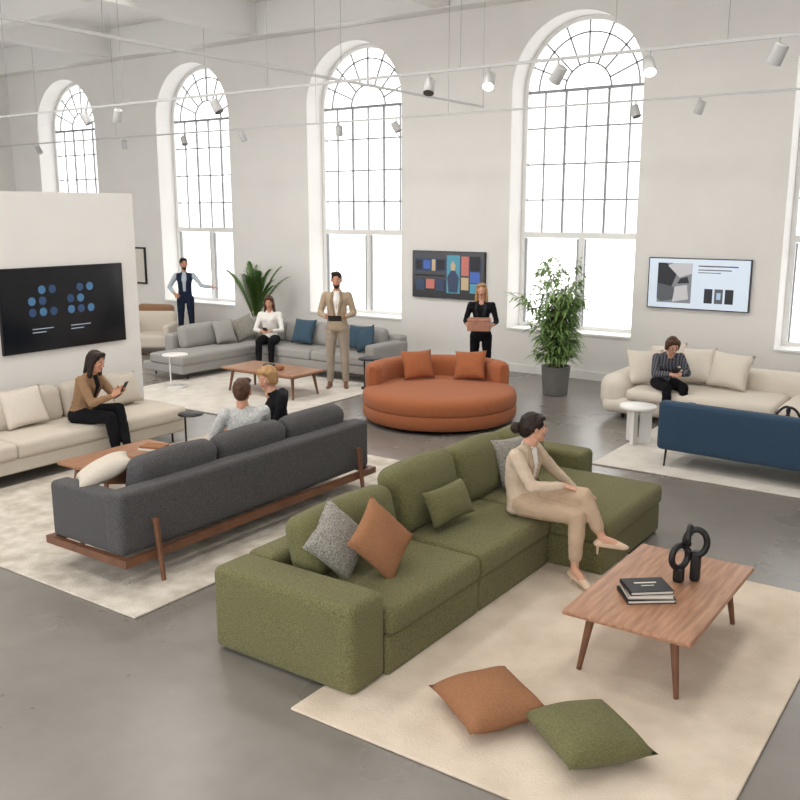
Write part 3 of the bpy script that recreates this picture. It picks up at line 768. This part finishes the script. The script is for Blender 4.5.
    if 'lapel' not in mm: mm['lapel']=mm['top']
    B.bake(MBo,mm,voxel,3,wr=.0045)
    for S in('R','L'):
        H=hands.get(S,{});wr=j['wr'+S];fd=(wr-j['el'+S]).normalized()
        d=V(H['d']) if 'd' in H else fd;n=V(H['n']) if 'n' in H else V((-.5 if S=='R' else .5,0,-1))
        hand(MBo,wr,d,n,S,skin,H.get('curl',curl),.92 if female else 1.0)
    Rm=Euler((math.radians(-hpitch),math.radians(hroll),0)).to_matrix();Rm=Matrix.Rotation(math.radians(hyaw),3,'Z')@Rm
    head(MBo,j['head'],Rm,skin,mats['hair'],hair,.97 if female else 1.03,not female,beard,glasses)
    if extra: extra(MBo)
    MBo.done(name);return MBo
HB=mat('hair_dark_brown',(36,24,18),.5,.3,30,.5,60,spec=.3);HBR=mat('hair_brown',(78,50,35),.5,.3,30,.6,50,spec=.3);HBL=mat('hair_blonde',(172,134,90),.5,.2,30,.5,60,spec=.3)
beige=cloth('beige_suit',(206,187,166),.05);beige_l=cloth('beige_lapel',(180,160,138),.05);beige2=cloth('beige_trouser',(190,166,142),.05);whitec=cloth('white_cotton',(236,234,230),.03)
blackc=cloth('black_cloth',(24,24,28),.2);black_l=cloth('black_lapel',(44,44,48),.1);tanj=cloth('tan_jacket',(150,120,92),.08);tan_l=cloth('tan_lapel',(126,98,72),.08);navy=cloth('navy_cloth',(36,46,66),.1);lblue=cloth('pale_blue_shirt',(190,200,212),.04)
greyw=mat('light_grey_knit',(178,180,180),.95,0,60,.6,90,rgb2=(212,212,210),spec=.1);gtr=cloth('grey_trouser',(166,154,140),.06);taup=cloth('taupe_blazer',(176,158,136),.06);tau_l=cloth('taupe_lapel',(148,130,108),.06)
plaid=plaidmat('plaid_shirt',(40,44,54),(120,118,122),(92,94,104));nude=plain('nude_shoe',(222,196,170),.35);brsh=plain('brown_shoe',(110,72,48),.4)

# 1 woman on the green sofa
figure('woman_in_beige_suit',(-3.0,6.07,0),(1,0),SIT,dict(
 pelvis=(0,-.06,.55),waist=(0,-.11,.68),chest=(0,-.10,.84),neck=(0,-.04,1.0),head=(-.01,.0,1.13),
 shR=(.165,-.06,.94),shL=(-.165,-.08,.94),
 hipR=(.09,-.02,.54),hipL=(-.09,-.02,.55),knR=(.08,.42,.53),anR=(.14,.44,.13),toeR=(.20,.57,.045),knL=(.0,.43,.67),anL=(-.01,.59,.36),toeL=(-.06,.73,.31),
 elR=(.21,.10,.73),wrR=(.06,.30,.74),elL=(-.33,.02,.73),wrL=(-.44,.2,.53)),
 dict(top=beige,lapel=beige_l,bottom=beige2,hair=HB,shoe=nude,inner=whitec),'bun',hyaw=38,hpitch=2,female=True,heel=.075,jacket=True,inner=True,skin=SKIN2,short_pant=True,pant=1.1,loose=1.12,
 hands={'R':dict(d=(-.5,.8,-.25),n=(0,-.2,-1),curl=22),'L':dict(d=(-.5,.75,-.1),n=(0,0,-1),curl=14)})
# 2 woman on cream sofa
def phone(p,rot=(0,0,0)):
    def f(B):
        B.rbox((0,0,0),(.075,.008,.15),'black',.004,T=TR(p,rot),n=2)
    return f
figure('woman_in_tan_jacket',(-8.6,6.04,0),(.93,.36),SIT,dict(
 pelvis=(0,0,.54),waist=(0,.03,.68),chest=(0,.09,.85),neck=(0,.16,1.01),head=(0,.23,1.13),shR=(.16,.12,.94),shL=(-.16,.12,.94),
 elR=(.2,.27,.7),wrR=(.07,.45,.77),elL=(-.19,.3,.72),wrL=(-.05,.48,.8),knR=(.1,.42,.53),knL=(-.05,.44,.6),anL=(.02,.56,.2),anR=(.06,.45,.1)),
 dict(top=tanj,lapel=tan_l,bottom=blackc,hair=HB,inner=blackc),'long',hyaw=-5,hpitch=18,female=True,jacket=True,inner=True,loose=1.1,pant=1.08,
 hands={'R':dict(d=(-.3,.6,.5),n=(-.9,.2,0),curl=40),'L':dict(d=(.3,.6,.5),n=(.9,.2,0),curl=40)},extra=phone((.01,.56,.86),(-30,0,0)))
# 3/4 couple on charcoal sofa
figure('man_in_grey_sweater',(-5.84,5.83,0),(-.85,.5),SIT,dict(
 waist=(0,.0,.67),chest=(0,.0,.83),neck=(0,.01,.99),head=(0,.05,1.115),shR=(.18,.0,.93),shL=(-.18,.0,.93),elR=(.25,.15,.70),elL=(-.26,.15,.70),wrR=(.1,.36,.7),wrL=(-.14,.38,.68)),
 dict(top=greyw,bottom=navy,hair=HBR,shoe=brsh),'short',hyaw=-25,hpitch=5,loose=1.12)
figure('blonde_woman_in_dark_top',(-6.0,6.5,0),(-.75,-.66),SIT,dict(
 waist=(0,.02,.68),chest=(0,.05,.85),neck=(0,.09,1.01),head=(0,.13,1.14)),
 dict(top=blackc,bottom=blackc,hair=HBL),'bob',hyaw=45,hpitch=14,female=True,skin=SKIN2)
# 5 woman on light grey sofa
figure('woman_in_white_blouse',(-11.1,11.8,0),(.5,-.86),SIT,dict(waist=(0,.02,.68),chest=(0,.05,.86),elR=(.24,.12,.7),elL=(-.24,.12,.7),wrR=(.08,.3,.7),wrL=(-.08,.3,.7)),
 dict(top=whitec,bottom=blackc,hair=HBR,inner=whitec),'long',hpitch=12,female=True,extra=phone((0,.38,.74),(-60,0,0)))
# 6 man in beige blazer
def tablet(B): B.rbox((0,0,0),(.2,.012,.14),'black',.005,T=TR((0,.36,1.12),(-50,0,0)),n=2)
figure('man_in_beige_blazer',(-8.91,11.0,0),(.55,-.83),STA,dict(elR=(.26,.0,1.16),elL=(-.26,.0,1.16),wrR=(.13,.23,1.12),wrL=(-.13,.23,1.12)),
 dict(top=taup,lapel=tau_l,bottom=gtr,hair=HB,inner=whitec,shoe=brsh),'short',hpitch=4,beard=True,jacket=True,inner=True,scale=1.03,pant=1.12,loose=1.05,
 hands={'R':dict(d=(-.5,.8,0),n=(-.3,0,1),curl=35),'L':dict(d=(.5,.8,0),n=(.3,0,1),curl=35)},extra=tablet)
# 7 man in vest
figure('man_in_navy_vest',(-14.7,13.06,0),(.65,-.76),STA,dict(elL=(-.36,.12,1.22),wrL=(-.58,.22,1.2),elR=(.33,-.08,1.18),wrR=(.2,.13,1.06)),
 dict(top=lblue,sleeve=lblue,vest=navy,bottom=navy,hair=HB,collar=lblue,inner=lblue,shoe=brsh),'short',hyaw=20,vest=True,inner=True,beard=True,scale=1.01)
# 8 woman in black with box
def woodbox(B):
    B.rbox((0,.37,1.16),(.36,.22,.2),'copper',.012);B.bx(-.181,.181,.257,.483,1.215,1.221,'wood2')
figure('woman_in_black_suit',(-6.88,12.0,0),(.42,-.9),STA,dict(elR=(.25,.04,1.17),elL=(-.25,.04,1.17),wrR=(.205,.25,1.14),wrL=(-.205,.25,1.14)),
 dict(top=blackc,lapel=black_l,bottom=blackc,hair=HBL),'long',hpitch=2,female=True,jacket=True,scale=.95,skin=SKIN2,
 hands={'R':dict(d=(-.1,.9,0),n=(-1,0,0),curl=12),'L':dict(d=(.1,.9,0),n=(1,0,0),curl=12)},extra=woodbox)
# 9 person on ivory sofa
figure('woman_in_plaid_shirt',(-3.9,11.72,0),(.62,-.78),SIT,dict(
 pelvis=(0,0,.54),waist=(0,.03,.67),chest=(0,.1,.81),neck=(0,.17,.95),head=(0,.25,1.04),shR=(.16,.13,.88),shL=(-.16,.13,.88),
 elR=(.22,.26,.68),elL=(-.22,.26,.68),wrR=(.06,.4,.7),wrL=(-.06,.4,.7)),
 dict(top=plaid,bottom=blackc,hair=HBR),'bob',hpitch=24,female=True,glasses=True,skin=SKIN2,loose=1.1,extra=phone((0,.47,.76),(-55,0,0)))

# ---------------------------------------------------------------- light, world, camera
w=bpy.data.worlds.new('sky');scene.world=w;w.use_nodes=True
bg=w.node_tree.nodes['Background'];bg.inputs[0].default_value=(1,.99,.975,1);bg.inputs[1].default_value=2.7
cd=bpy.data.cameras.new('camera');cam=bpy.data.objects.new('camera',cd);COL.objects.link(cam)
cd.sensor_width=36;cd.lens=40.5;cam.location=(0,0,2.75)
cam.rotation_euler=(math.pi/2-math.atan(188/900),0,math.radians(35))
scene.camera=cam
try:
    scene.view_settings.view_transform='Standard'
except Exception as e: print(e)
